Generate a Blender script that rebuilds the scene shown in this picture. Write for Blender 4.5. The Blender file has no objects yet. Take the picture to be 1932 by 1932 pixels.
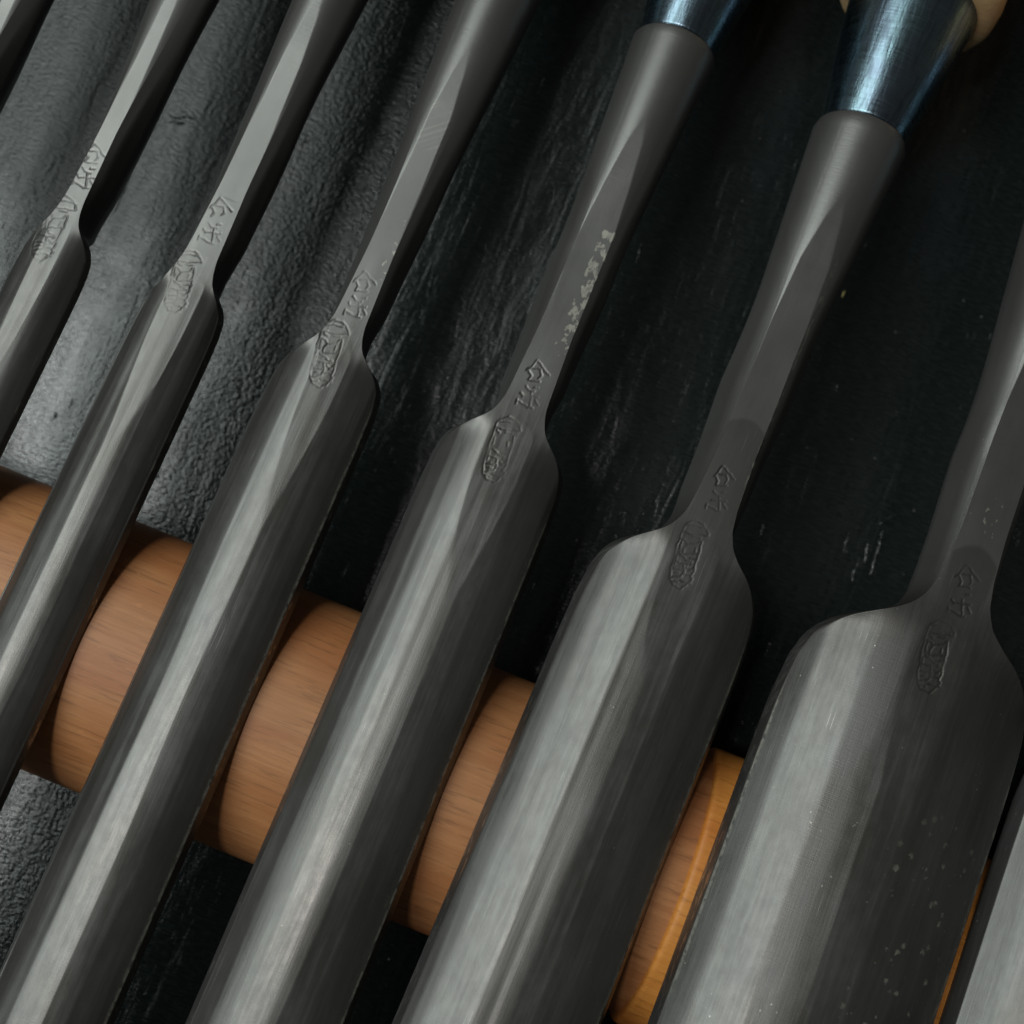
import bpy, math, random
import numpy as np
from mathutils import Matrix, Vector

random.seed(4)
rng = np.random.default_rng(7)
MM = 0.001
R = math.radians
SC = bpy.context.scene
COL = SC.collection

# ------------------------------------------------------------------ camera
TH, TILT = R(22.2), R(5.0)
FPX, DIST = 2400.0, 171.0          # focal length in 1932-px units, distance to the tool crests
cam_d = bpy.data.cameras.new('camera')
cam = bpy.data.objects.new('camera', cam_d)
COL.objects.link(cam)
right = Matrix.Rotation(TILT, 3, 'X') @ Vector((math.cos(TH), math.sin(TH), 0))
down = Matrix.Rotation(TILT, 3, 'X') @ Vector((math.sin(TH), -math.cos(TH), 0))
fwd = Matrix.Rotation(TILT, 3, 'X') @ Vector((0, 0, -1))
pos = (Vector((0, 0, 32.6)) - fwd * DIST) * MM
m = Matrix.Identity(4)
for i in range(3):
    m[i][0], m[i][1], m[i][2], m[i][3] = right[i], -down[i], -fwd[i], pos[i]
cam.matrix_world = m
cam_d.lens = 50.0
cam_d.sensor_width = 1932.0 / FPX * 50.0
cam_d.clip_start = 0.005
cam_d.clip_end = 20
cam_d.dof.use_dof = True
cam_d.dof.focus_distance = 0.172
cam_d.dof.aperture_fstop = 20.0
SC.camera = cam

# ------------------------------------------------------------------ world and lamps
w = bpy.data.worlds.new('World')
SC.world = w
w.use_nodes = True
bg = w.node_tree.nodes['Background']
bg.inputs[0].default_value = (1.0, 0.94, 0.86, 1)
bg.inputs[1].default_value = 0.055


def area(name, loc, target, sx, sy, power, col):
    d = bpy.data.lights.new(name, 'AREA')
    d.shape = 'RECTANGLE'
    d.size, d.size_y = sx, sy
    d.energy = power
    d.color = col
    o = bpy.data.objects.new(name, d)
    COL.objects.link(o)
    o.location = loc
    o.rotation_euler = (Vector(target) - Vector(loc)).to_track_quat('-Z', 'Y').to_euler()
    return o


area('window_light', (-0.292, 0.03, 0.414), (-0.162, 0.02, 0.034), 0.56, 0.28, 2.35, (0.90, 1.0, 0.975))
area('ceiling_lamp', (-0.36, -0.12, 1.2), (0, -0.03, 0.04), 0.14, 0.14, 3.0, (1.0, 0.98, 0.95))

SC.view_settings.view_transform = 'Standard'
SC.view_settings.look = 'None'
SC.view_settings.exposure = 0.0
SC.view_settings.gamma = 1.0


# ------------------------------------------------------------------ node helpers
class NT:
    def __init__(self, name):
        self.mat = bpy.data.materials.new(name)
        self.mat.use_nodes = True
        self.t = self.mat.node_tree
        self.b = self.t.nodes['Principled BSDF']

    def n(self, typ, **kw):
        nd = self.t.nodes.new(typ)
        for k, v in kw.items():
            setattr(nd, k, v)
        return nd

    def l(self, a, b):
        self.t.links.new(a, b)

    def _in(self, sock, v):
        if isinstance(v, (int, float)):
            sock.default_value = v
        elif isinstance(v, tuple):
            sock.default_value = v if len(v) == len(sock.default_value) else (*v, 1)
        else:
            self.l(v, sock)

    def math(self, op, a, b=None, c=None, clamp=False):
        nd = self.n('ShaderNodeMath', operation=op, use_clamp=clamp)
        for i, v in enumerate((a, b, c)):
            if v is not None:
                self._in(nd.inputs[i], v)
        return nd.outputs[0]

    def mix(self, fac, a, b):
        nd = self.n('ShaderNodeMix', data_type='RGBA')
        self._in(nd.inputs[0], fac)
        self._in(nd.inputs[6], a)
        self._in(nd.inputs[7], b)
        return nd.outputs[2]

    def ss(self, v, lo, hi, a=0.0, b=1.0):
        nd = self.n('ShaderNodeMapRange', interpolation_type='SMOOTHSTEP')
        self._in(nd.inputs[0], v)
        for i, x in enumerate((lo, hi, a, b)):
            nd.inputs[i + 1].default_value = x
        return nd.outputs[0]

    def band(self, v, lo, hi, soft):
        return self.math('MULTIPLY', self.ss(v, lo - soft, lo + soft), self.ss(v, hi - soft, hi + soft, 1.0, 0.0))

    def noise(self, vec, scale, detail=3.0, rough=0.55, dist=0.0):
        nd = self.n('ShaderNodeTexNoise')
        self._in(nd.inputs['Vector'], vec)
        nd.inputs['Scale'].default_value = scale
        nd.inputs['Detail'].default_value = detail
        nd.inputs['Roughness'].default_value = rough
        nd.inputs['Distortion'].default_value = dist
        return nd.outputs[0]

    def scale(self, vec, s, off=(0, 0, 0)):
        nd = self.n('ShaderNodeMapping')
        self.l(vec, nd.inputs[0])
        nd.inputs[1].default_value = off
        nd.inputs[3].default_value = s
        return nd.outputs[0]

    def bump(self, h, strength, dist, normal=None):
        nd = self.n('ShaderNodeBump')
        self.l(h, nd.inputs['Height'])
        nd.inputs['Strength'].default_value = strength
        nd.inputs['Distance'].default_value = dist
        if normal is not None:
            self.l(normal, nd.inputs['Normal'])
        return nd.outputs[0]

    def uv_mm(self):
        u = self.n('ShaderNodeUVMap', uv_map='flat').outputs[0]
        v = self.scale(u, (100, 100, 0))
        sp = self.n('ShaderNodeSeparateXYZ')
        self.l(v, sp.inputs[0])
        return v, sp.outputs[0], sp.outputs[1]


# ------------------------------------------------------------------ materials
def steel_material(i, P):
    """oxide-black forged steel; coordinates: u mm across, v mm along (world y)"""
    N = NT('black_forged_steel_%d' % i)
    vec, u, v = N.uv_mm()
    seed = (13.7 * i, 5.1 * i, 0)
    streak = N.noise(N.scale(vec, (1.5, 0.075, 1), seed), 1.0, 4, 0.6)
    mott = N.noise(N.scale(vec, (0.7, 0.4, 1), seed), 1.0, 4, 0.65)
    fine = N.noise(N.scale(vec, (3.2, 0.07, 1), seed), 1.0, 4, 0.65)
    cloud = N.noise(N.scale(vec, (0.12, 0.05, 1), seed), 1.0, 3)
    grit = N.noise(N.scale(vec, (5, 5, 1), seed), 1.0, 2, 0.7)
    col = N.mix(N.ss(cloud, 0.35, 0.65), (0.092, 0.088, 0.082), (0.110, 0.107, 0.103))
    sk = N.ss(v, P['ysh'] + 1, P['ysh'] + 10)          # 1 on the smoother ground shank
    col = N.mix(N.math('MULTIPLY', N.ss(streak, 0.52, 0.74, 0, 0.35), N.math('SUBTRACT', 1.0, sk)), col, (0.135, 0.132, 0.132))
    col = N.mix(N.math('MULTIPLY', sk, 0.75), col, (0.150, 0.146, 0.140))
    sk0 = N.ss(v, P['ysh'] + 1, P['ysh'] + 10, 1.0, 0.25)
    rough = N.math('ADD', N.math('ADD', 0.39, N.math('MULTIPLY', N.math('ADD', N.ss(streak, 0.3, 0.7, -0.045, 0.045), N.ss(mott, 0.3, 0.7, -0.028, 0.028)), sk0)), N.ss(cloud, 0.3, 0.7, -0.03, 0.05))
    if 'heat' in P:      # boundary between the ground shank and the darker heat-treated blade
        hv, w_ = P['heat']
        arc = N.math('MULTIPLY', N.math('MINIMUM', N.math('MULTIPLY', u, u), 16.0), -0.18)
        d = N.math('SUBTRACT', v, N.math('ADD', arc, hv))
        z = N.math('MULTIPLY', N.ss(d, -0.6, 0.6, 1.0, 0.0), N.ss(v, hv - 30, hv - 10))
        au = N.math('ABSOLUTE', u)
        z = N.math('MULTIPLY', z, N.math('MAXIMUM', N.ss(au, 2.9, 3.5, 1.0, 0.0), N.ss(v, P['ysh'] + 3, P['ysh'] + 9, 1.0, 0.0)))
        col = N.mix(N.math('MULTIPLY', z, 0.7), col, (0.060, 0.056, 0.052))
        col = N.mix(N.math('MULTIPLY', N.ss(d, -0.35, 0.35, 0.0, 1.0), 0.6), col, (0.150, 0.146, 0.140))
        rough = N.math('ADD', rough, N.math('MULTIPLY', z, 0.07))
    # scratches along the tool
    scr = N.noise(N.scale(vec, (7.0, 0.09, 1), (seed[1], seed[0], 0)), 1.0, 2, 0.5)
    scr_m = N.math('MULTIPLY', N.ss(scr, 0.68, 0.74), N.ss(N.noise(N.scale(vec, (0.2, 0.08, 1), seed), 1.0, 1), 0.5, 0.62))
    col = N.mix(N.math('MULTIPLY', scr_m, 0.6), col, (0.30, 0.29, 0.28))
    st_at = N.n('ShaderNodeAttribute', attribute_name='stamp').outputs['Fac']
    col = N.mix(N.math('MULTIPLY', st_at, 0.62), col, (0.030, 0.027, 0.024))
    # specks of bare metal
    vo = N.n('ShaderNodeTexVoronoi')
    N.l(N.scale(vec, (0.9, 0.9, 1), seed), vo.inputs['Vector'])
    vo.inputs['Scale'].default_value = 1.0
    sparse = N.ss(N.noise(N.scale(vec, (0.25, 0.12, 1), (2 + seed[1], 3, 0)), 1.0, 2), P.get('speck', 0.66), P.get('speck', 0.66) + 0.05)
    wob = N.math('ADD', vo.outputs['Distance'], N.math('MULTIPLY', N.math('SUBTRACT', grit, 0.5), 0.35))
    speck = N.math('MULTIPLY', N.ss(wob, 0.05, 0.11, 1.0, 0.0), sparse)
    wear = speck
    for (u0, u1, v0, v1, th) in P.get('wear', []):
        reg = N.math('MULTIPLY', N.band(u, u0, u1, 0.35), N.band(v, v0, v1, 1.2))
        pn = N.noise(N.scale(vec, (0.9, 0.55, 1), seed), 1.0, 5, 0.6)
        pm = N.math('MULTIPLY', N.ss(N.math('ADD', pn, N.math('MULTIPLY', N.math('SUBTRACT', reg, 1.0), 0.6)), th, th + 0.015), 1.0)
        wear = N.math('MAXIMUM', wear, pm)
    if 'zone' in P:
        u0, u1, v0, v1 = P['zone']
        reg = N.math('MULTIPLY', N.band(u, u0, u1, 2.0), N.band(v, v0, v1, 8.0))
        vo2 = N.n('ShaderNodeTexVoronoi')
        N.l(N.scale(vec, (0.55, 0.5, 1), (3, 8, 0)), vo2.inputs['Vector'])
        vo2.inputs['Scale'].default_value = 1.0
        w2 = N.math('ADD', vo2.outputs['Distance'], N.math('MULTIPLY', N.math('SUBTRACT', grit, 0.5), 0.5))
        keep = N.ss(N.noise(N.scale(vec, (0.6, 0.5, 1), (1, 1, 0)), 1.0, 2), 0.46, 0.5)
        wear = N.math('MAXIMUM', wear, N.math('MULTIPLY', N.math('MULTIPLY', N.ss(w2, 0.16, 0.24, 0.95, 0.0), keep), reg))
    if 'marks' in P:
        q = N.math('ADD', N.math('MULTIPLY', v, 1.7), N.math('MULTIPLY', u, -1.5))
        cx = N.n('ShaderNodeCombineXYZ')
        N.l(q, cx.inputs[0])
        ln = N.ss(N.noise(cx.outputs[0], 1.0, 1), 0.50, 0.60)
        reg = N.math('MULTIPLY', N.band(u, -1.9, 1.9, 0.3), N.band(v, 43.5, 50.5, 0.6))
        wear = N.math('MAXIMUM', wear, N.math('MULTIPLY', N.math('MULTIPLY', ln, reg), 0.17))
    # rubbed corners
    for (uc, wd, v0, v1, th) in P.get('edge', []):
        reg = N.math('MULTIPLY', N.band(u, uc - wd, uc + wd, wd * 0.6), N.band(v, v0, v1, 4.0))
        pn = N.noise(N.scale(vec, (1.3, 0.5, 1), seed), 1.0, 4, 0.65)
        wear = N.math('MAXIMUM', wear, N.math('MULTIPLY', N.math('MULTIPLY', reg, N.ss(pn, th, th + 0.08)), 0.62))
    col = N.mix(N.math('MULTIPLY', wear, N.ss(N.noise(N.scale(vec, (1.6, 1.2, 1), seed), 1.0, 3, 0.6), 0.3, 0.6, 0.45, 1.0)), col, (0.36, 0.345, 0.30))
    # side faces ground bare, with blotches of old oxide
    bare = N.n('ShaderNodeAttribute', attribute_name='bare').outputs['Fac']
    bn = N.noise(N.scale(vec, (0.8, 0.25, 1), (4 + seed[1], seed[0], 0)), 1.0, 4, 0.65)
    bm_ = N.math('MULTIPLY', bare, N.ss(bn, P.get('oxide', 0.56), P.get('oxide', 0.56) + 0.15, 0.0, 1.0))
    col = N.mix(bm_, col, (0.40, 0.38, 0.35))
    rough = N.math('ADD', N.math('MULTIPLY', rough, N.math('SUBTRACT', 1.0, bm_)), N.math('MULTIPLY', bm_, 0.30))
    N.l(col, N.b.inputs['Base Color'])
    N.l(rough, N.b.inputs['Roughness'])
    N.l(N.math('ADD', 0.78, N.math('MULTIPLY', bm_, 0.2)), N.b.inputs['Metallic'])
    h = N.math('ADD', N.math('MULTIPLY', N.math('MULTIPLY', fine, N.math('SUBTRACT', 1.0, N.math('MULTIPLY', sk, 0.9))), 0.5), N.math('MULTIPLY', grit, 0.35))
    h = N.math('ADD', h, N.math('MULTIPLY', mott, 0.12))
    cross = N.noise(N.scale(vec, (0.35, 6.0, 1), seed), 1.0, 2, 0.5)
    h = N.math('ADD', h, N.math('MULTIPLY', cross, N.ss(v, 40, 58, P.get('cross', 0.25), 0.9)))
    b1 = N.bump(h, 0.4, 0.00006)
    b2 = N.bump(wear, -0.3, 0.00008, b1)
    N.l(b2, N.b.inputs['Normal'])
    return N.mat


def wood_material(name, c1, c2, rough=0.5):
    N = NT(name)
    tc = N.n('ShaderNodeTexCoord').outputs['Object']
    vec = N.scale(tc, (1000, 1000, 1000))
    g = N.noise(N.scale(vec, (0.035, 1.1, 1.1)), 1.0, 5, 0.6, 0.3)
    big = N.noise(N.scale(vec, (0.02, 0.12, 0.12)), 1.0, 3, 0.5, 0.5)
    pores = N.noise(N.scale(vec, (0.16, 2.0, 2.0), (3, 1, 2)), 1.0, 3, 0.6)
    fleck = N.noise(N.scale(vec, (0.5, 1.2, 1.2), (9, 4, 2)), 1.0, 2, 0.5)
    col = N.mix(N.ss(g, 0.3, 0.72), c1, c2)
    col = N.mix(N.ss(big, 0.42, 0.65, 0, 0.5), col, tuple(x * y for x, y in zip(c1, (0.85, 0.62, 0.5))))
    col = N.mix(N.ss(pores, 0.54, 0.68, 0, 0.42), col, tuple(x * 0.42 for x in c1))
    col = N.mix(N.ss(fleck, 0.66, 0.78, 0, 0.22), col, tuple(min(1, x * 1.5) for x in c2))
    N.l(col, N.b.inputs['Base Color'])
    N.b.inputs['Roughness'].default_value = rough
    N.b.inputs['Specular IOR Level'].default_value = 0.35
    N.l(N.bump(N.math('ADD', pores, N.math('MULTIPLY', g, 0.6)), 0.35, 0.00012), N.b.inputs['Normal'])
    return N.mat


def table_material():
    N = NT('black_leather')
    tc = N.n('ShaderNodeTexCoord').outputs['Object']
    vec = N.scale(tc, (1000, 1000, 1000))
    sp = N.n('ShaderNodeSeparateXYZ')
    N.l(vec, sp.inputs[0])
    peb = N.noise(N.scale(vec, (1.0, 2.2, 1)), 1.0, 3, 0.6)            # fine wavelets across the tools
    gra = N.noise(N.scale(vec, (1.5, 1.4, 1), (5, 5, 0)), 1.0, 2, 0.5)  # coarse pebbles
    cre = N.noise(N.scale(vec, (0.55, 0.10, 1)), 1.0, 4, 0.6, 0.6)
    hair = N.noise(N.scale(vec, (0.5, 3.0, 1)), 1.0, 4, 0.65)
    nap = N.noise(N.scale(vec, (0.06, 0.05, 1), (1, 2, 0)), 1.0, 3, 0.6)
    wave = N.noise(N.scale(vec, (0.05, 0.012, 1), (2, 6, 0)), 1.0, 2, 0.5)
    left = N.ss(sp.outputs[0], -60, -30, 1.0, 0.0)
    zone = N.math('MULTIPLY', N.band(sp.outputs[0], -59, -30, 3), N.ss(nap, 0.30, 0.44, 0.4, 1.0))
    col = N.mix(nap, (0.0078, 0.0118, 0.0105), (0.0060, 0.0080, 0.0082))
    col = N.mix(N.ss(hair, 0.45, 0.70, 0, 0.8), col, (0.0165, 0.0205, 0.0205))
    scuff = N.math('MULTIPLY', N.ss(N.noise(N.scale(vec, (1.5, 0.25, 1), (31, 7, 0)), 1.0, 3, 0.6), 0.64, 0.69),
                   N.ss(N.noise(N.scale(vec, (0.10, 0.045, 1), (8, 2, 0)), 1.0, 2), 0.55, 0.66))
    col = N.mix(N.math('MULTIPLY', scuff, 0.6), col, (0.030, 0.033, 0.034))
    N.l(col, N.b.inputs['Base Color'])
    N.l(N.math('ADD', N.ss(nap, 0.35, 0.65, 0.14, 0.21), N.ss(cre, 0.4, 0.6, -0.02, 0.03)), N.b.inputs['Roughness'])
    far = N.ss(N.math('ADD', sp.outputs[1], N.math('MULTIPLY', N.math('SUBTRACT', nap, 0.5), 50)), -20, 30, 0.58, -0.06)
    N.l(N.math('ADD', 0.34, N.math('MULTIPLY', left, far)), N.b.inputs['Specular IOR Level'])
    h = N.math('MULTIPLY', peb, N.math('ADD', N.math('MULTIPLY', left, 0.9), 0.45))
    h = N.math('ADD', h, N.math('MULTIPLY', gra, N.math('MULTIPLY', zone, 1.3)))
    h = N.math('ADD', h, N.math('MULTIPLY', cre, 0.45))
    h = N.math('ADD', h, N.math('MULTIPLY', hair, 0.3))
    h = N.math('ADD', h, N.math('MULTIPLY', scuff, -0.6))
    b1 = N.bump(N.math('ADD', wave, N.math('MULTIPLY', cre, 0.12)), 0.5, 0.0018)
    N.l(N.bump(h, 0.6, 0.00020, b1), N.b.inputs['Normal'])
    return N.mat


def ferrule_material():
    N = NT('blued_steel')
    tc = N.n('ShaderNodeTexCoord').outputs['Object']
    vec = N.scale(tc, (1000, 1000, 1000))
    ring = N.noise(N.scale(vec, (0.2, 3.2, 0.2)), 1.0, 3, 0.5)
    lng = N.noise(N.scale(vec, (1.5, 0.03, 1.5)), 1.0, 3, 0.6)
    cl = N.noise(N.scale(vec, (0.25, 0.12, 0.25)), 1.0, 2)
    col = N.mix(N.ss(cl, 0.35, 0.65), (0.150, 0.225, 0.255), (0.150, 0.195, 0.250))
    col = N.mix(N.ss(lng, 0.45, 0.65, 0, 0.55), col, (0.055, 0.070, 0.090))  # dark lengthwise streaks painted into the colour, standing in for streaked reflections
    N.l(col, N.b.inputs['Base Color'])
    N.b.inputs['Metallic'].default_value = 1.0
    N.l(N.math('ADD', N.ss(ring, 0.3, 0.7, 0.25, 0.31), N.ss(lng, 0.3, 0.7, -0.03, 0.06)), N.b.inputs['Roughness'])
    N.l(N.bump(N.math('ADD', N.math('MULTIPLY', ring, 0.25), lng), 0.35, 0.00016), N.b.inputs['Normal'])
    return N.mat


M_TABLE = table_material()
M_ROD = wood_material('beech_rod_wood', (0.285, 0.118, 0.043), (0.35, 0.155, 0.061))
M_ROD_END = wood_material('orange_rod_end_wood', (0.46, 0.170, 0.030), (0.53, 0.215, 0.045))
M_HANDLE = wood_material('pale_handle_wood', (0.46, 0.31, 0.16), (0.56, 0.40, 0.22))
M_FERRULE = ferrule_material()
M_HOOP = M_FERRULE


# ------------------------------------------------------------------ mesh helpers
def build(name, verts, faces4, mat, parent=None, normals=None, uv=None, attr=None, bare=None):
    me = bpy.data.meshes.new(name)
    verts = np.asarray(verts, dtype=np.float32)
    faces4 = np.asarray(faces4, dtype=np.int32)
    nf = len(faces4)
    me.vertices.add(len(verts))
    me.vertices.foreach_set('co', verts.ravel())
    me.loops.add(nf * 4)
    me.loops.foreach_set('vertex_index', faces4.ravel())
    me.polygons.add(nf)
    me.polygons.foreach_set('loop_start', np.arange(0, nf * 4, 4, dtype=np.int32))
    me.polygons.foreach_set('loop_total', np.full(nf, 4, dtype=np.int32))
    me.polygons.foreach_set('use_smooth', np.ones(nf, dtype=bool))
    me.update(calc_edges=True)
    if uv is not None:
        lay = me.uv_layers.new(name='flat')
        lay.data.foreach_set('uv', uv[faces4.ravel()].astype(np.float32).ravel())
    if attr is not None:
        at = me.attributes.new('stamp', 'FLOAT', 'POINT')
        at.data.foreach_set('value', attr.astype(np.float32))
    if bare is not None:
        at = me.attributes.new('bare', 'FLOAT', 'POINT')
        at.data.foreach_set('value', bare.astype(np.float32))
    me.validate()
    if normals is not None:
        me.normals_split_custom_set_from_vertices([tuple(n) for n in normals])
    me.materials.append(mat)
    o = bpy.data.objects.new(name, me)
    COL.objects.link(o)
    if parent:
        o.parent = parent
    return o


def grid_faces(nr, nc, closed=True):
    r = np.arange(nr - 1)[:, None]
    c = np.arange(nc if closed else nc - 1)[None, :]
    c2 = (c + 1) % nc
    return np.stack([r * nc + c, r * nc + c2, (r + 1) * nc + c2, (r + 1) * nc + c], -1).reshape(-1, 4)


def area_normals(v, f):
    a = v[f[:, 2]] - v[f[:, 0]]
    b = v[f[:, 3]] - v[f[:, 1]]
    n = np.cross(a, b)
    out = np.zeros_like(v)
    for k in range(4):
        np.add.at(out, f[:, k], n)
    return out / np.maximum(np.linalg.norm(out, axis=1, keepdims=True), 1e-12)


def lathe_y(profile, zc, nseg=72):
    """profile: list of (y, r) in mm -> closed surface about the local y axis"""
    a = np.linspace(0, 2 * np.pi, nseg, endpoint=False)
    vs = []
    for y, r in profile:
        vs.append(np.stack([r * np.sin(a), np.full(nseg, y), zc + r * np.cos(a)], -1))
    v = np.concatenate(vs) * MM
    f = grid_faces(len(profile), nseg)[:, ::-1]
    return v, f


_tab = rng.random((8, 256, 256))


def vnoise(x, y, k=0):
    t = _tab[k]
    xi, yi = np.floor(x).astype(int), np.floor(y).astype(int)
    fx, fy = x - xi, y - yi
    fx, fy = fx * fx * (3 - 2 * fx), fy * fy * (3 - 2 * fy)
    g = lambda a, b: t[a % 256, b % 256]
    return ((g(xi, yi) * (1 - fx) + g(xi + 1, yi) * fx) * (1 - fy)
            + (g(xi, yi + 1) * (1 - fx) + g(xi + 1, yi + 1) * fx) * fy) - 0.5


def sstep(x, a, b):
    t = np.clip((x - a) / (b - a), 0, 1)
    return t * t * (3 - 2 * t)


# ------------------------------------------------------------------ maker's stamp, as strokes (mm; second number along the tool)
STROKES_A = [[(-1.08, 23.92), (-1.43, 22.76), (-1.82, 21.96)], [(-1.08, 23.92), (-0.34, 23.6), (0.49, 23.07), (1.26, 22.7)], [(-1.51, 22.09), (-0.93, 21.59), (-1.11, 20.88)], [(-1.11, 20.88), (0.52, 21.3)], [(-0.03, 22.73), (0.35, 22.13), (0.15, 21.6)], [(-1.14, 22.63), (-0.06, 22.96)],
             [(-1.06, 19.9), (-0.42, 19.54), (0.39, 19.63)], [(0.16, 20.16), (0.67, 20.38)], [(-1.3, 18.79), (-0.82, 18.37)], [(-1.36, 17.51), (-0.86, 17.47), (0.43, 17.27), (1.09, 17.42)], [(-0.92, 18.45), (1.2, 19.16)], [(0.94, 18.61), (1.57, 18.13)], [(-1.35, 17.64), (-1.28, 17.05)], [(0.02, 19.35), (0.69, 17.51)]]
STROKES_C = [[(-2.32, 13.87), (-2.27, 12.65), (-2.25, 10.92), (-2.06, 9.4), (-1.98, 7.83), (-1.54, 6.55), (-0.78, 5.89), (0.31, 5.85), (0.78, 6.42), (1.33, 7.63)], [(0.69, 13.02), (0.96, 11.28), (0.99, 9.82), (1.13, 8.65), (1.0, 7.85), (1.33, 7.63)], [(-2.32, 13.87), (-1.96, 14.7), (-1.05, 15.4), (0.05, 15.36), (0.92, 14.73), (1.32, 14.22)], [(-1.95, 14.4), (-0.78, 14.76), (0.25, 14.89)], [(-2.24, 13.4), (-0.74, 13.54), (1.3, 14.12)], [(-2.14, 12.33), (-1.39, 12.27), (-0.96, 11.84), (-1.24, 11.1), (-1.1, 10.48)], [(-0.99, 10.52), (0.75, 11.2)], [(-1.83, 9.13), (-0.78, 9.2), (0.73, 9.58)], [(-0.53, 9.18), (-0.08, 8.14), (-0.26, 7.45), (-1.43, 6.84)], [(-1.62, 8.11), (-0.42, 8.37)], [(-0.9, 11.98), (0.21, 12.45), (0.48, 12.94)], [(0.01, 10.14), (1.05, 10.52)], [(-0.14, 6.89), (1.36, 7.02)], [(0.44, 8.6), (1.07, 9.36)],
             [(-1.9, 12.0), (-1.75, 10.9)], [(-1.55, 10.3), (-0.6, 10.0)], [(-1.8, 9.9), (-1.7, 8.6)], [(0.2, 11.9), (0.25, 11.3)], [(-0.4, 9.8), (0.4, 9.75)], [(0.0, 8.9), (0.7, 8.7)], [(0.1, 7.9), (0.9, 8.1)],
             [(-1.3, 7.6), (-0.7, 7.7)], [(-1.2, 6.4), (-0.4, 6.5)], [(-0.6, 13.2), (0.3, 13.4)], [(-1.9, 13.1), (-1.3, 12.9)]]


def stroke_dist(x, y, strokes):
    d = np.full(x.shape, 1e3)
    for st in strokes:
        for (x0, y0), (x1, y1) in zip(st[:-1], st[1:]):
            dx, dy = x1 - x0, y1 - y0
            t = np.clip(((x - x0) * dx + (y - y0) * dy) / (dx * dx + dy * dy + 1e-9), 0, 1)
            d = np.minimum(d, np.hypot(x - x0 - t * dx, y - y0 - t * dy))
    return d


def stamp_field(x, y, i):
    """0..1 depth of the struck marks at local x and stamp coordinate y; every blow differs a little"""
    r_ = np.random.default_rng(50 + i)
    out = 0
    for strokes, cy, wd in ((STROKES_A, 20.7, 0.19), (STROKES_C, 10.6, 0.17)):
        rot, sc, ox, oy = r_.normal(0, 0.035), 1 + r_.normal(0, 0.025), r_.normal(0, 0.12), r_.normal(0, 0.22)
        cx = 0.0 if strokes is STROKES_A else -0.45
        x1, y1 = (x - ox - cx) / sc, (y - oy - cy) / sc
        xr = x1 * math.cos(rot) + y1 * math.sin(rot) + (0.0 if strokes is STROKES_A else 0.0)
        yr = -x1 * math.sin(rot) + y1 * math.cos(rot) + cy
        jx = 0.16 * vnoise(xr * 2.1 + 7 * i, yr * 2.1, 3)
        jy = 0.20 * vnoise(xr * 2.1 + 7 * i, yr * 2.1 + 40, 4)
        keep = [st_ for st_ in strokes if r_.random() > 0.06]
        d = stroke_dist(xr + jx, yr + jy, keep)
        tilt_ = 0.75 + 0.25 * np.tanh((xr * r_.normal(0, 1) + (yr - cy) * r_.normal(0, 0.4)) * 0.6)
        e = (1 - sstep(d, 0.05, wd)) * tilt_
        strength = np.clip(0.85 + 1.3 * vnoise(xr * 0.9 + 3 * i, yr * 0.6 + 11 * i, 5), 0.05, 1.3)
        out = np.maximum(out, e * strength)
    return np.clip(out, 0, 1.2)


# ------------------------------------------------------------------ the gouges
ROD_Y, ROD_R, ROD_H = -40.2, 19.6, 13.8      # oval rod: half width, half height
ROD_TOP = 2 * ROD_H

#    xc     hw   phi  t    ysh   facet joint_y joint_r stamp_top azim   ext  handle_r
SPEC = [
    (-95.0, 4.2, 78, 1.9, 14.0, 0.95, 76.5, 4.9, 27.3, 0.0, 9.5),
    (-73.4, 5.2, 75, 2.0, 13.0, 1.15, 76.5, 5.3, 26.1, 0.0, 10.0),
    (-53.8, 6.2, 70, 2.3, 12.2, 1.92, 76.5, 5.6, 25.8, 0.0, 10.5),
    (-30.9, 8.2, 60, 2.7, 11.0, 1.92, 76.2, 6.1, 23.7, 0.0, 11.0),
    (-4.2, 9.9, 54, 3.0, 9.5, 2.50, 74.3, 6.5, 20.4, -0.3, 12.0),
    (24.3, 12.9, 46, 3.2, 3.5, 2.70, 72.2, 7.1, 16.5, -1.35, 12.6),
    (59.9, 17.7, 46, 3.5, 5.0, 3.15, 72.2, 7.5, 15.4, -0.5, 13.0),
    (99.7, 20.8, 46, 3.6, 5.0, 3.4, 72.0, 7.9, 15.4, -0.5, 13.4),
]
TIP_Y = -128.0
G_D = np.array([-14, -7.5, -4, -1.5, 0, 1.2, 3, 5.5, 8.5])
G_G = np.array([1, 0.96, 0.88, 0.70, 0.5, 0.30, 0.12, 0.03, 0])

# borders (mm across) of the long flats left by the hammer and the grinder
FLATS = {2: [-6.3, -4, -1, 2, 4.5, 6.3], 3: [-8.4, -6, -3.5, 0.5, 3.5, 6.5, 8.4], 4: [-10.1, -7, -3.4, 1.2, 4.5, 8, 10.1],
         5: [-13.1, -11.3, -4.2, 3.2, 7.5, 11, 13.1], 6: [-17.8, -14.5, -8.5, -2.5, 3.5, 9, 14, 17.8], 7: [-21, -16, -9, -3, 4, 10, 16, 21]}

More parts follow.
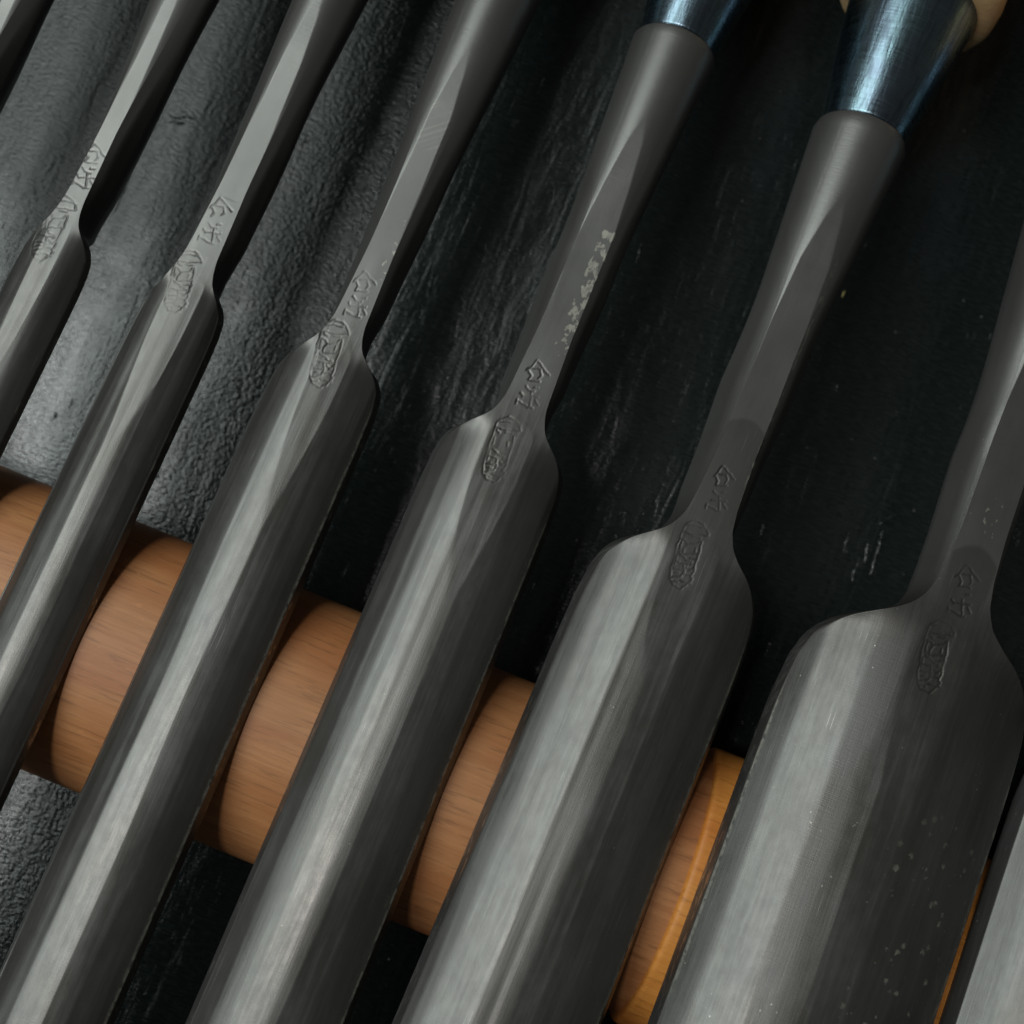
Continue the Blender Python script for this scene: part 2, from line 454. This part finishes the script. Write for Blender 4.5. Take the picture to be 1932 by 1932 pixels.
WEAR = {
    1: dict(speck=0.70),
    2: dict(speck=0.72),
    3: dict(speck=0.70, edge=[(8.5, 0.3, -110, 6, 0.42)], wear=[(0.6, 2.1, 22, 34, 0.58)], marks=(1, 47.0)),
    4: dict(speck=0.68, wear=[(0.3, 2.7, 22, 43, 0.50)], edge=[(10.1, 0.3, -110, 4, 0.44)]),
    5: dict(oxide=0.52, speck=0.66, heat=(24.3, 1), edge=[(13.1, 0.45, -110, 0, 0.42), (2.9, 0.3, 15, 50, 0.5)], cross=0.35),
    6: dict(oxide=0.50, speck=0.555, heat=(18.8, 1), wear=[(-1.0, 1.5, 19.5, 27, 0.60)],
            edge=[(-18.9, 0.35, -50, 6, 0.42), (18.8, 0.4, -90, 4, 0.46)], cross=0.6, zone=(2.5, 16, -80, -20)),
    7: dict(oxide=0.62, speck=0.64),
}

LABELS = [
    'narrow gouge whose dark shank just enters at the upper left corner',
    'narrowest stamped gouge, bright strip down its back, beside the left edge',
    'narrow gouge with plain pale shank facet, between the two leftmost patches of bare rod',
    'gouge with diagonal file marks high on its pale shank facet',
    'medium gouge with oxide flaking in pale patches on its shank above the stamp',
    'wide gouge whose blued ferrule and pale wooden handle end show at the top right',
    'widest stamped gouge, pale specks scattered down the right side of its blade',
    'gouge in the lower right corner, only the bright left side of its blade in view',
]


def thing(name, label, cat, group=None):
    o = bpy.data.objects.new(name, None)
    o.empty_display_size = 0.01
    COL.objects.link(o)
    o['label'], o['category'] = label, cat
    if group:
        o['group'] = group
    return o


def gouge(i):
    xc, hw, phi, t, ysh, fn, jy, jr, st, az, hr = SPEC[i]
    ph = R(phi)
    Rr = hw / math.sin(ph)
    TF, ta = (0.92 * t, R(11.0)) if i == 6 else (0.92 * t, R(19.0))                         # ground side face of the blade: length, lean
    hwt = hw - TF * math.sin(ta)                       # half width at the upper arris
    z0 = TF * math.cos(ta) - math.sqrt(Rr * Rr - hwt * hwt)
    crest = z0 + Rr
    cc = crest - 0.62 * jr - 0.3                     # axis height of socket, ferrule, handle
    slope = math.atan((ROD_TOP + cc - 0.8 * hr) / 235.0)
    cs = math.cos(slope)
    L = lambda y: (y - ROD_Y) / cs                   # world y -> along the tool
    root = thing('gouge', LABELS[i], 'gouge', 'gouges laid side by side across the wooden rod')
    root.location = (xc * MM, ROD_Y * MM, (ROD_TOP + (1.21 if i >= 6 else 0)) * MM)
    root.rotation_euler = (-slope, 0, R(az))

    # stations along the tool (world y, mm)
    ys = [TIP_Y]
    while ys[-1] < jy - 0.01:
        y = ys[-1]
        if st - 18.6 < y < st + 0.6:
            d = 0.15
        elif ysh - 16 < y < ysh + 10:
            d = 0.4
        elif 28 < y < 64:
            d = 0.6
        else:
            d = 1.2
        ys.append(min(y + d, jy))
    y = np.array(ys)
    ny = len(y)

    f = fn * np.interp(y, [ysh - 2, ysh + 5, ysh + 16, ysh + 38, 60, 74], [1.55, 1.2, 1.0, 0.95, 0.9, 0.8])
    gs = np.clip((hw - fn) / 11.0, 0.55, 1.15)
    g = np.interp(y, ysh + G_D * gs, G_G)
    k = np.ones(9) / 9.0
    g = np.convolve(np.pad(g, 4, mode='edge'), k, 'valid')
    gl_s, gl_o = {0: (1.7, 1.0), 1: (1.7, 1.0), 2: (1.7, 1.2), 3: (1.45, 0.6)}.get(i, (1.0, 0.0))
    g_l = np.interp(y, ysh - gl_o + G_D * gs * gl_s, G_G)
    g_l = np.convolve(np.pad(g_l, 7, mode='edge'), np.ones(15) / 15, 'valid')
    wv = f * (1 - g) + hwt * g
    wl = f * (1 - g_l) + hwt * g_l
    tip = sstep(y, TIP_Y, TIP_Y + 3)
    blade = sstep(g, 0.02, 0.75)                     # 0 shank .. 1 blade
    flat = 1 - sstep(g, 0.05, 0.9)

    # A: top surface, with a dense middle strip for the stamp
    m0 = min(0.86 * fn * 1.5, 2.9)
    mw = np.minimum(0.86 * np.minimum(wv, wl), m0)
    nin, nout = 50, 30
    uin = np.linspace(-1, 1, nin)
    q = np.linspace(0, 1, nout + 1)[1:]
    XA = np.concatenate([-(mw[:, None] + (wl - mw)[:, None] * q[None, ::-1]), mw[:, None] * uin[None], mw[:, None] + (wv - mw)[:, None] * q[None]], 1)
    nA = XA.shape[1]
    ang = np.arcsin(np.clip(XA / Rr, -1, 1))
    zarc = z0 + Rr * np.cos(ang)
    if i in FLATS:
        nd = np.array(FLATS[i])
        for r_ in range(ny):
            jit = 1.0 * vnoise(np.arange(len(nd)) * 3.7 + 11 * i, np.full(len(nd), y[r_] / 20.0 + i), 6) * min(1, hw / 10)
            jit[0] = jit[-1] = 0
            nx_ = nd + jit
            nz_ = z0 + np.sqrt(np.maximum(Rr * Rr - nx_ ** 2, 0))
            zarc[r_] = zarc[r_] * 0.55 + 0.45 * np.interp(XA[r_], nx_, nz_)
    drop = Rr - math.sqrt(Rr * Rr - (1.3 * fn) ** 2)
    ftop = crest - drop * sstep(y, ysh - 30, ysh - 4)
    top_n = crest - drop                              # height of the shank's flat top
    ZA = zarc * (1 - flat[:, None]) + (top_n - (crest - zarc) * 0.08) * flat[:, None]
    # hand-forged unevenness, long soft flats
    Y2 = np.repeat(y[:, None], nA, 1)
    arcl = Rr * ang
    wob = 0.16 * vnoise(arcl / 2.6 + 31 * i, Y2 / 75.0 + 5.3 * i, 0) + 0.07 * vnoise(arcl / 1.1 + 9 * i, Y2 / 40.0 + 2.1 * i, 1) \
        + 0.05 * vnoise(arcl / 4.0 + 17 * i, Y2 / 9.0, 2)
    ZA = np.minimum(ZA, ftop[:, None]) + wob * (0.12 + 0.88 * blade)[:, None]
    stf = stamp_field(XA, Y2 - st + 23.92, i)
    inside = sstep(Y2 - st + 23.92, 5.9, 6.5) * (1 - sstep(Y2 - st + 23.92, 14.9, 15.4)) * (1 - sstep(np.abs(XA + 0.8), 1.45, 1.85))
    ZA = ZA - 0.075 * stf - 0.012 * inside
    # B: right side, D: left side
    nB = 16
    s = np.linspace(0, 1, nB + 1)[1:]
    extra = np.interp(y, [ysh + 1, ysh + 9, ysh + 26, 60], [0.25, 1.7, 2.7, 3.0]) * (0.75 + 0.1 * fn)
    H = 8.6 + 0.12 * hw
    bx = np.stack([f, f + 0.45 * extra, f + extra, (f + extra) * 0.96, (f + extra) * 0.7])
    bz = np.array([0, -1.3, -4.6, -6.2, -H])
    kk = np.array([0, 0.17, 0.56, 0.75, 1.0])
    BX = np.stack([np.array([np.interp(s_, kk, bx[:, j]) for j in range(ny)]) for s_ in s], 1)
    BZ = top_n + np.repeat(np.interp(s, kk, bz)[None], ny, 0)
    q2 = blade[:, None]
    kb = np.array([0, 0.06, 0.55, 0.62, 0.70, 1.0])
    fx = np.interp(s, kb, [0.02, 0.10, TF * math.sin(ta), TF * math.sin(ta) - 0.35, TF * math.sin(ta) - 0.6, TF * math.sin(ta) - 0.85 * t])
    fz = np.interp(s, kb, [-0.02, -0.16, -TF * math.cos(ta) + 0.30, -TF * math.cos(ta) + 0.06, -TF * math.cos(ta), -TF * math.cos(ta) + 0.25 * t])

    def side(wid, aw):          # shank wall turning into the ground side face of the blade
        bxn = BX + (wid - f)[:, None] * 0.9
        bxb = wid[:, None] + fx[None]
        bzb = z0 + np.sqrt(np.maximum(Rr * Rr - wid ** 2, 0))[:, None] + fz[None]
        return bxn, bxn * (1 - q2) + bxb * q2, BZ * (1 - q2) + bzb * q2

    angw, angl = ang[:, -1:], -ang[:, :1]
    BXn, BXm, BZm = side(wv, angw)
    DXn, DXm, DZm = side(wl, angl)
    # C: underside
    nC = 26
    sc = np.linspace(1, -1, nC + 2)[1:-1]
    h01 = (sc[None] + 1) / 2
    angC = angw * h01 - angl * (1 - h01)
    CXb = BXm[:, -1:] * h01 - DXm[:, -1:] * (1 - h01)
    CZb = z0 + np.sqrt(np.maximum((Rr - t) ** 2 - CXb ** 2, 0.01))
    CXm = BXm[:, -1:] * h01 - DXm[:, -1:] * (1 - h01)
    CXm = CXm * (1 - q2) + CXb * q2
    CZn = np.repeat(BZ[:, -1:], nC, 1)
    q3 = (1 - sstep(y, ysh - 14, ysh + 4))[:, None]
    CZm = CZn * (1 - np.minimum(q3, q2)) + CZb * np.minimum(q3, q2)
    # keep the underside joined to the sides while the channel opens
    zedge = BZm[:, -1:] * h01 + DZm[:, -1:] * (1 - h01)
    w3 = 1 - np.abs(sc[None]) ** 6
    CZm = CZm * w3 + zedge * (1 - w3)
    X = np.concatenate([XA, BXm, CXm, -DXm[:, ::-1]], 1)
    Z = np.concatenate([ZA, BZm, CZm, DZm[:, ::-1]], 1)
    # socket: octagonal shank turns into a round cone
    c_ = sstep(y, 27, 52)[:, None]
    jrad = np.interp(y, [24, 38, jy], [0.60, 0.69, 1.0]) * jr
    aT = np.interp(XA[-1] / XA[-1, -1], [-1, 1], [-0.55, 0.55])
    nrest = nB * 2 + nC
    aR = np.linspace(0.55, 2 * np.pi - 0.55, nrest + 2)[1:-1]
    aa = np.concatenate([aT, aR])
    CX = jrad[:, None] * np.sin(aa)[None]
    CZ = cc + jrad[:, None] * np.cos(aa)[None]
    X = X * (1 - c_) + CX * c_
    Z = Z * (1 - c_) + CZ * c_
    # ground facet that runs out on the cone
    hf = fn * np.interp(y, [20, 38, 49, 56, 60], [1.0, 0.95, 0.78, 0.42, 0.0]) * (1 + 0.16 * vnoise(y * 0.12, y * 0 + 3 * i, 2))
    for r_ in range(ny):
        if 26 < y[r_] < 60:
            zc_ = np.interp(hf[r_], X[r_, nA // 2:nA + nB // 2], Z[r_, nA // 2:nA + nB // 2])
            Z[r_, :nA] = np.minimum(Z[r_, :nA], zc_)
    # turned lip at the joint
    lipj = 1 - 0.05 * sstep(y, jy - 0.5, jy)
    X = X * lipj[:, None]
    Z = cc + (Z - cc) * lipj[:, None]
    # cutting bevel at the far end
    nc = X.shape[1]
    yl = L(y)
    V = np.stack([X, np.repeat(yl[:, None], nc, 1), Z], -1)
    # shift so the mark sits in the same place from above (small lean of the tool)
    V = V.reshape(-1, 3)
    F = grid_faces(ny, nc)[:, ::-1]
    Nn = area_normals(V, F)
    if Nn[(ny // 2) * nc + nA // 2, 2] < 0:
        F = F[:, ::-1]
        Nn = -Nn
    cum = np.concatenate([np.zeros((ny, 1)), np.cumsum(np.hypot(np.diff(X, axis=1), np.diff(Z, axis=1)), 1)], 1)
    cum = cum - cum[:, nA // 2][:, None]
    UV = np.stack([cum, np.repeat(y[:, None], nc, 1)], -1).reshape(-1, 2) / 100.0
    AT = np.zeros((ny, nc))
    AT[:, :nA] = stf
    BA = np.zeros((ny, nc))
    bmask = ((s > 0.01) & (s < 0.66)).astype(float)[None] * sstep(g, 0.6, 0.95)[:, None]
    BA[:, nA:nA + nB] = bmask
    BA[:, nc - nB:] = bmask[:, ::-1]
    BA = BA.ravel()
    AT = AT.ravel()
    mat = steel_material(i, dict(WEAR.get(i, {}), ysh=ysh))

    fr = F.min(1) // nc
    fc = np.where(F.max(1) % nc - F.min(1) % nc > 1, nc - 1, F.min(1) % nc)
    fc = np.array([min(a % nc for a in q_) if (max(a % nc for a in q_) - min(a % nc for a in q_)) <= 1 else nc - 1 for q_ in F[: nc]])
    fc = np.tile(fc, ny - 1)
    yf = y[fr]
    isin = (fc >= nout) & (fc < nout + nin - 1)
    up = isin & (yf > st - 7.6) & (yf < st + 0.45)
    low = isin & (yf > st - 18.5) & (yf < st - 8.2)
    bl = (yf < ysh + 2.0) & ~up & ~low
    sh = (yf >= ysh + 2.0) & ~up & ~low

    def piece(name, sel, extra_faces=None, label=None):
        ff = F[sel]
        if len(ff) == 0:
            return None
        ids, inv = np.unique(ff.ravel(), return_inverse=True)
        o = build(name, V[ids] * MM, inv.reshape(-1, 4), mat, root, Nn[ids], UV[ids], AT[ids], BA[ids])
        if label:
            o['label'] = label
        return o

    piece('shank', sh)
    piece('blade', bl)
    if i not in (0, 7):
        piece('maker_stamp', up, label='two small characters stamped across the top facet')
        piece('tablet_stamp', low, label='upright rounded tablet of stamped characters')
    else:
        piece('maker_stamp', up | low)
    # closed end of the blade
    # ferrule
    jl = L(jy)
    fl = 24.0
    r0, r1 = jr * 0.88, jr * 0.88 + 3.6
    prof = [(jl - 0.6, 0.2), (jl - 0.6, r0 * 0.93), (jl + 0.25, r0 * 0.93), (jl + 0.45, r0 * 0.985), (jl + 0.8, r0 + 0.1), (jl + 6, r0 + 1.0), (jl + 12, r0 + 2.0), (jl + fl - 1.2, r1 - 0.15), (jl + fl - 0.5, r1 - 0.05),
            (jl + fl - 0.1, r1 - 0.35), (jl + fl, r1 - 0.9), (jl + fl, 0.2)]
    v, ff = lathe_y(prof, cc)
    build('ferrule', v, ff, M_FERRULE, root, area_normals(v, ff))
    hl = jl + fl - 1.0
    hend = 243.0 / cs
    prof = [(hl, 0.2), (hl, r1 + 0.3), (hl + 0.15, r1 + 1.6), (hl + 1.2, r1 + 2.3), (hl + 4, r1 + 2.75), (hl + 10, hr * 0.99), (hl + 24, hr), (hend - 8, hr * 0.80), (hend - 1, hr * 0.74), (hend, hr * 0.6), (hend, 0.2)]
    v, ff = lathe_y(prof, cc)
    build('handle', v, ff, M_HANDLE, root, area_normals(v, ff))
    return root


# ------------------------------------------------------------------ table sheet
bm_n = 2
v = np.array([[-0.6, -0.5, 0], [0.6, -0.5, 0], [0.6, 0.6, 0], [-0.6, 0.6, 0]])
o = build('table_surface', v, [[0, 1, 2, 3]], M_TABLE)
o['kind'] = 'structure'

SCUFFS = [[(-79.0, 21.6), (-78.9, 24.5), (-78.8, 27.4), (-78.4, 31.3)], [(-77.8, 23.1), (-77.8, 27.3), (-78.0, 31.0)], [(-77.0, 41.4), (-74.5, 41.8), (-73.0, 42.8), (-71.3, 42.6)], [(-75.8, 40.6), (-72.9, 41.5)], [(-54.8, 45.3), (-53.2, 47.1), (-51.0, 45.6)], [(55.4, 23.3), (57.0, 25.2), (59.0, 26.6)], [(51.9, 16.9), (51.6, 20.8)], [(54.8, 12.7), (54.6, 17.5)], [(57.3, 15.2), (56.8, 20.9), (56.7, 22.7)], [(55.7, 16.7), (55.1, 20.1)], [(-14.6, 55.3), (-12.7, 55.8), (-10.7, 56.2)], [(16.9, 16.5), (17.4, 18.5)], [(-17.8, 24.8), (-18.0, 28.9)], [(41.4, 40.9), (41.7, 43.8)], [(39.2, 47.9), (39.7, 49.1)], [(38.4, 14.3), (38.4, 16.6)], [(-54.5, -13.8), (-54.5, -12.4)], [(-71.5, -8.9), (-71.7, -6.8)], [(-73.1, -11.4), (-73.2, -9.7)], [(3.0, 51.7), (3.5, 48.2)], [(-54.6, -67.2), (-53.2, -65.4)]]


def scuff(pts, k):
    """a torn sliver of the leather's skin: low jagged ridge"""
    pts = np.array(pts)
    t = np.linspace(0, len(pts) - 1, 9 * (len(pts) - 1) + 1)
    x = np.interp(t, range(len(pts)), pts[:, 0]) + 0.32 * (rng.random(len(t)) - 0.5)
    y = np.interp(t, range(len(pts)), pts[:, 1]) + 0.32 * (rng.random(len(t)) - 0.5)
    d = np.stack([np.gradient(x), np.gradient(y)], -1)
    d /= np.maximum(np.linalg.norm(d, axis=1, keepdims=True), 1e-6)
    n = np.stack([-d[:, 1], d[:, 0]], -1)
    env = np.sin(np.linspace(0.05, 3.09, len(t))) ** 0.5
    wd = (0.10 + 0.22 * rng.random(len(t))) * env
    hh = (0.06 + 0.20 * rng.random(len(t))) * env
    P = np.stack([x, y], -1)
    rows = []
    for r_ in range(len(t)):
        a, b = P[r_] - n[r_] * wd[r_], P[r_] + n[r_] * wd[r_]
        rows += [(a[0], a[1], -0.02), (P[r_][0] + 0.05, P[r_][1], hh[r_]), (b[0], b[1], -0.02)]
    return build('scuff', np.array(rows) * MM, grid_faces(len(t), 3, False), M_TABLE, TABLE)


TABLE = o
for k_, p_ in enumerate(SCUFFS):
    scuff(p_, k_)


def fleck(cx, cy, r, mat, name, label):
    n = 9
    a = np.linspace(0, 2 * np.pi, n, endpoint=False)
    rr = r * (0.6 + 0.7 * rng.random(n))
    lo = np.stack([rr * np.cos(a) * 0.6, rr * np.sin(a) * 1.5, np.full(n, -0.01)], -1)
    hi = lo * np.array([0.5, 0.55, 0]) + np.array([0, 0, r * 0.7])
    v = np.concatenate([lo, hi, hi * np.array([0.01, 0.01, 1.1])]) * MM
    f = build(name, v, grid_faces(3, n), mat, None)
    f.location = (cx * MM, cy * MM, 0)
    f['label'], f['category'] = label, 'dust'
    return f


def plain(name, c, rough):
    N = NT(name)
    tc = N.n('ShaderNodeTexCoord').outputs['Object']
    N.l(N.mix(N.noise(N.scale(tc, (4000, 4000, 4000)), 1.0), c, tuple(x * 0.6 for x in c)), N.b.inputs['Base Color'])
    N.b.inputs['Roughness'].default_value = rough
    return N.mat


M_CHIP = plain('yellow_chip', (0.55, 0.46, 0.18), 0.5)
M_DUST = plain('grey_dust', (0.22, 0.21, 0.20), 0.9)
fleck(36.8, 56.7, 0.42, M_CHIP, 'wood_chip', 'tiny yellowish chip on the black leather right of the blued ferrule gouge shank')
dv, df = [], []
for (cx, cy) in [(40.2, 95.8), (45.6, 90.2), (43.6, 103.1), (-3.2, 45.4), (14.6, 75.7), (14.9, 84.5), (21.7, 36.0), (51.2, 33.3), (47.0, 54.0), (40.3, 30.7), (55.6, 63.3)] + [(rng.uniform(-85, 75), rng.uniform(-20, 95)) for _ in range(20)]:
    n = 6
    a = np.linspace(0, 2 * np.pi, n, endpoint=False)
    rr = rng.uniform(0.07, 0.2) * (0.6 + 0.7 * rng.random(n))
    st_ = rng.uniform(0.5, 1.6)
    lo = np.stack([cx + rr * np.cos(a) * st_, cy + rr * np.sin(a) / st_, np.full(n, -0.01)], -1)
    hi = np.stack([cx + rr * np.cos(a) * st_ * 0.3, cy + rr * np.sin(a) / st_ * 0.3, np.full(n, 0.1)], -1)
    base = sum(len(q_) for q_ in dv)
    dv.append(np.concatenate([lo, hi]))
    df.append(grid_faces(2, n) + base)
du = build('dust', np.concatenate(dv) * MM, np.concatenate(df), M_DUST)
du['kind'] = 'stuff'
du['label'], du['category'] = 'specks of pale dust scattered over the black leather', 'dust'

# ------------------------------------------------------------------ rod
def rod():
    n, seg = 96, 80
    xs = np.concatenate([[-190, -190, -189.4, -188.5], np.linspace(-186, 186, n), [188.5, 189.4, 190, 190]])
    rs = np.concatenate([[0.01, 0.94, 0.985, 1.0], np.ones(n), [1.0, 0.985, 0.94, 0.01]]) * ROD_R
    a = np.linspace(0, 2 * np.pi, seg, endpoint=False)
    vs = [np.stack([np.full(seg, x), r * np.cos(a), r * np.sin(a) * ROD_H / ROD_R], -1) for x, r in zip(xs, rs)]
    v = np.concatenate(vs) * MM
    f = grid_faces(len(xs), seg)
    o = build('wooden_rod', v, f, M_ROD, None, None)
    o.location = (0, ROD_Y * MM, ROD_H * MM)
    # the rod steps up to a slightly thicker end just left of the widest stamped gouge
    pr = [(40.7, -0.1), (40.75, 0.75), (40.95, 1.15), (41.3, 1.3), (41.7, 1.35), (60.0, 1.35), (188.5, 1.35), (189.8, 0.7), (190.2, -1.4)]
    vs = [np.stack([np.full(seg, x), (ROD_R + r) * np.cos(a), (ROD_H + r * 0.9) * np.sin(a)], -1) for x, r in pr]
    build('thick_end', np.concatenate(vs) * MM, grid_faces(len(pr), seg), M_ROD_END, o)['label'] = 'thicker orange end of the rod, under the two widest gouges'
    o['label'] = 'thick rounded wooden rod lying crosswise under all the gouge blades'
    o['category'] = 'rod'
    return o


rod()
for i in range(8):
    gouge(i)
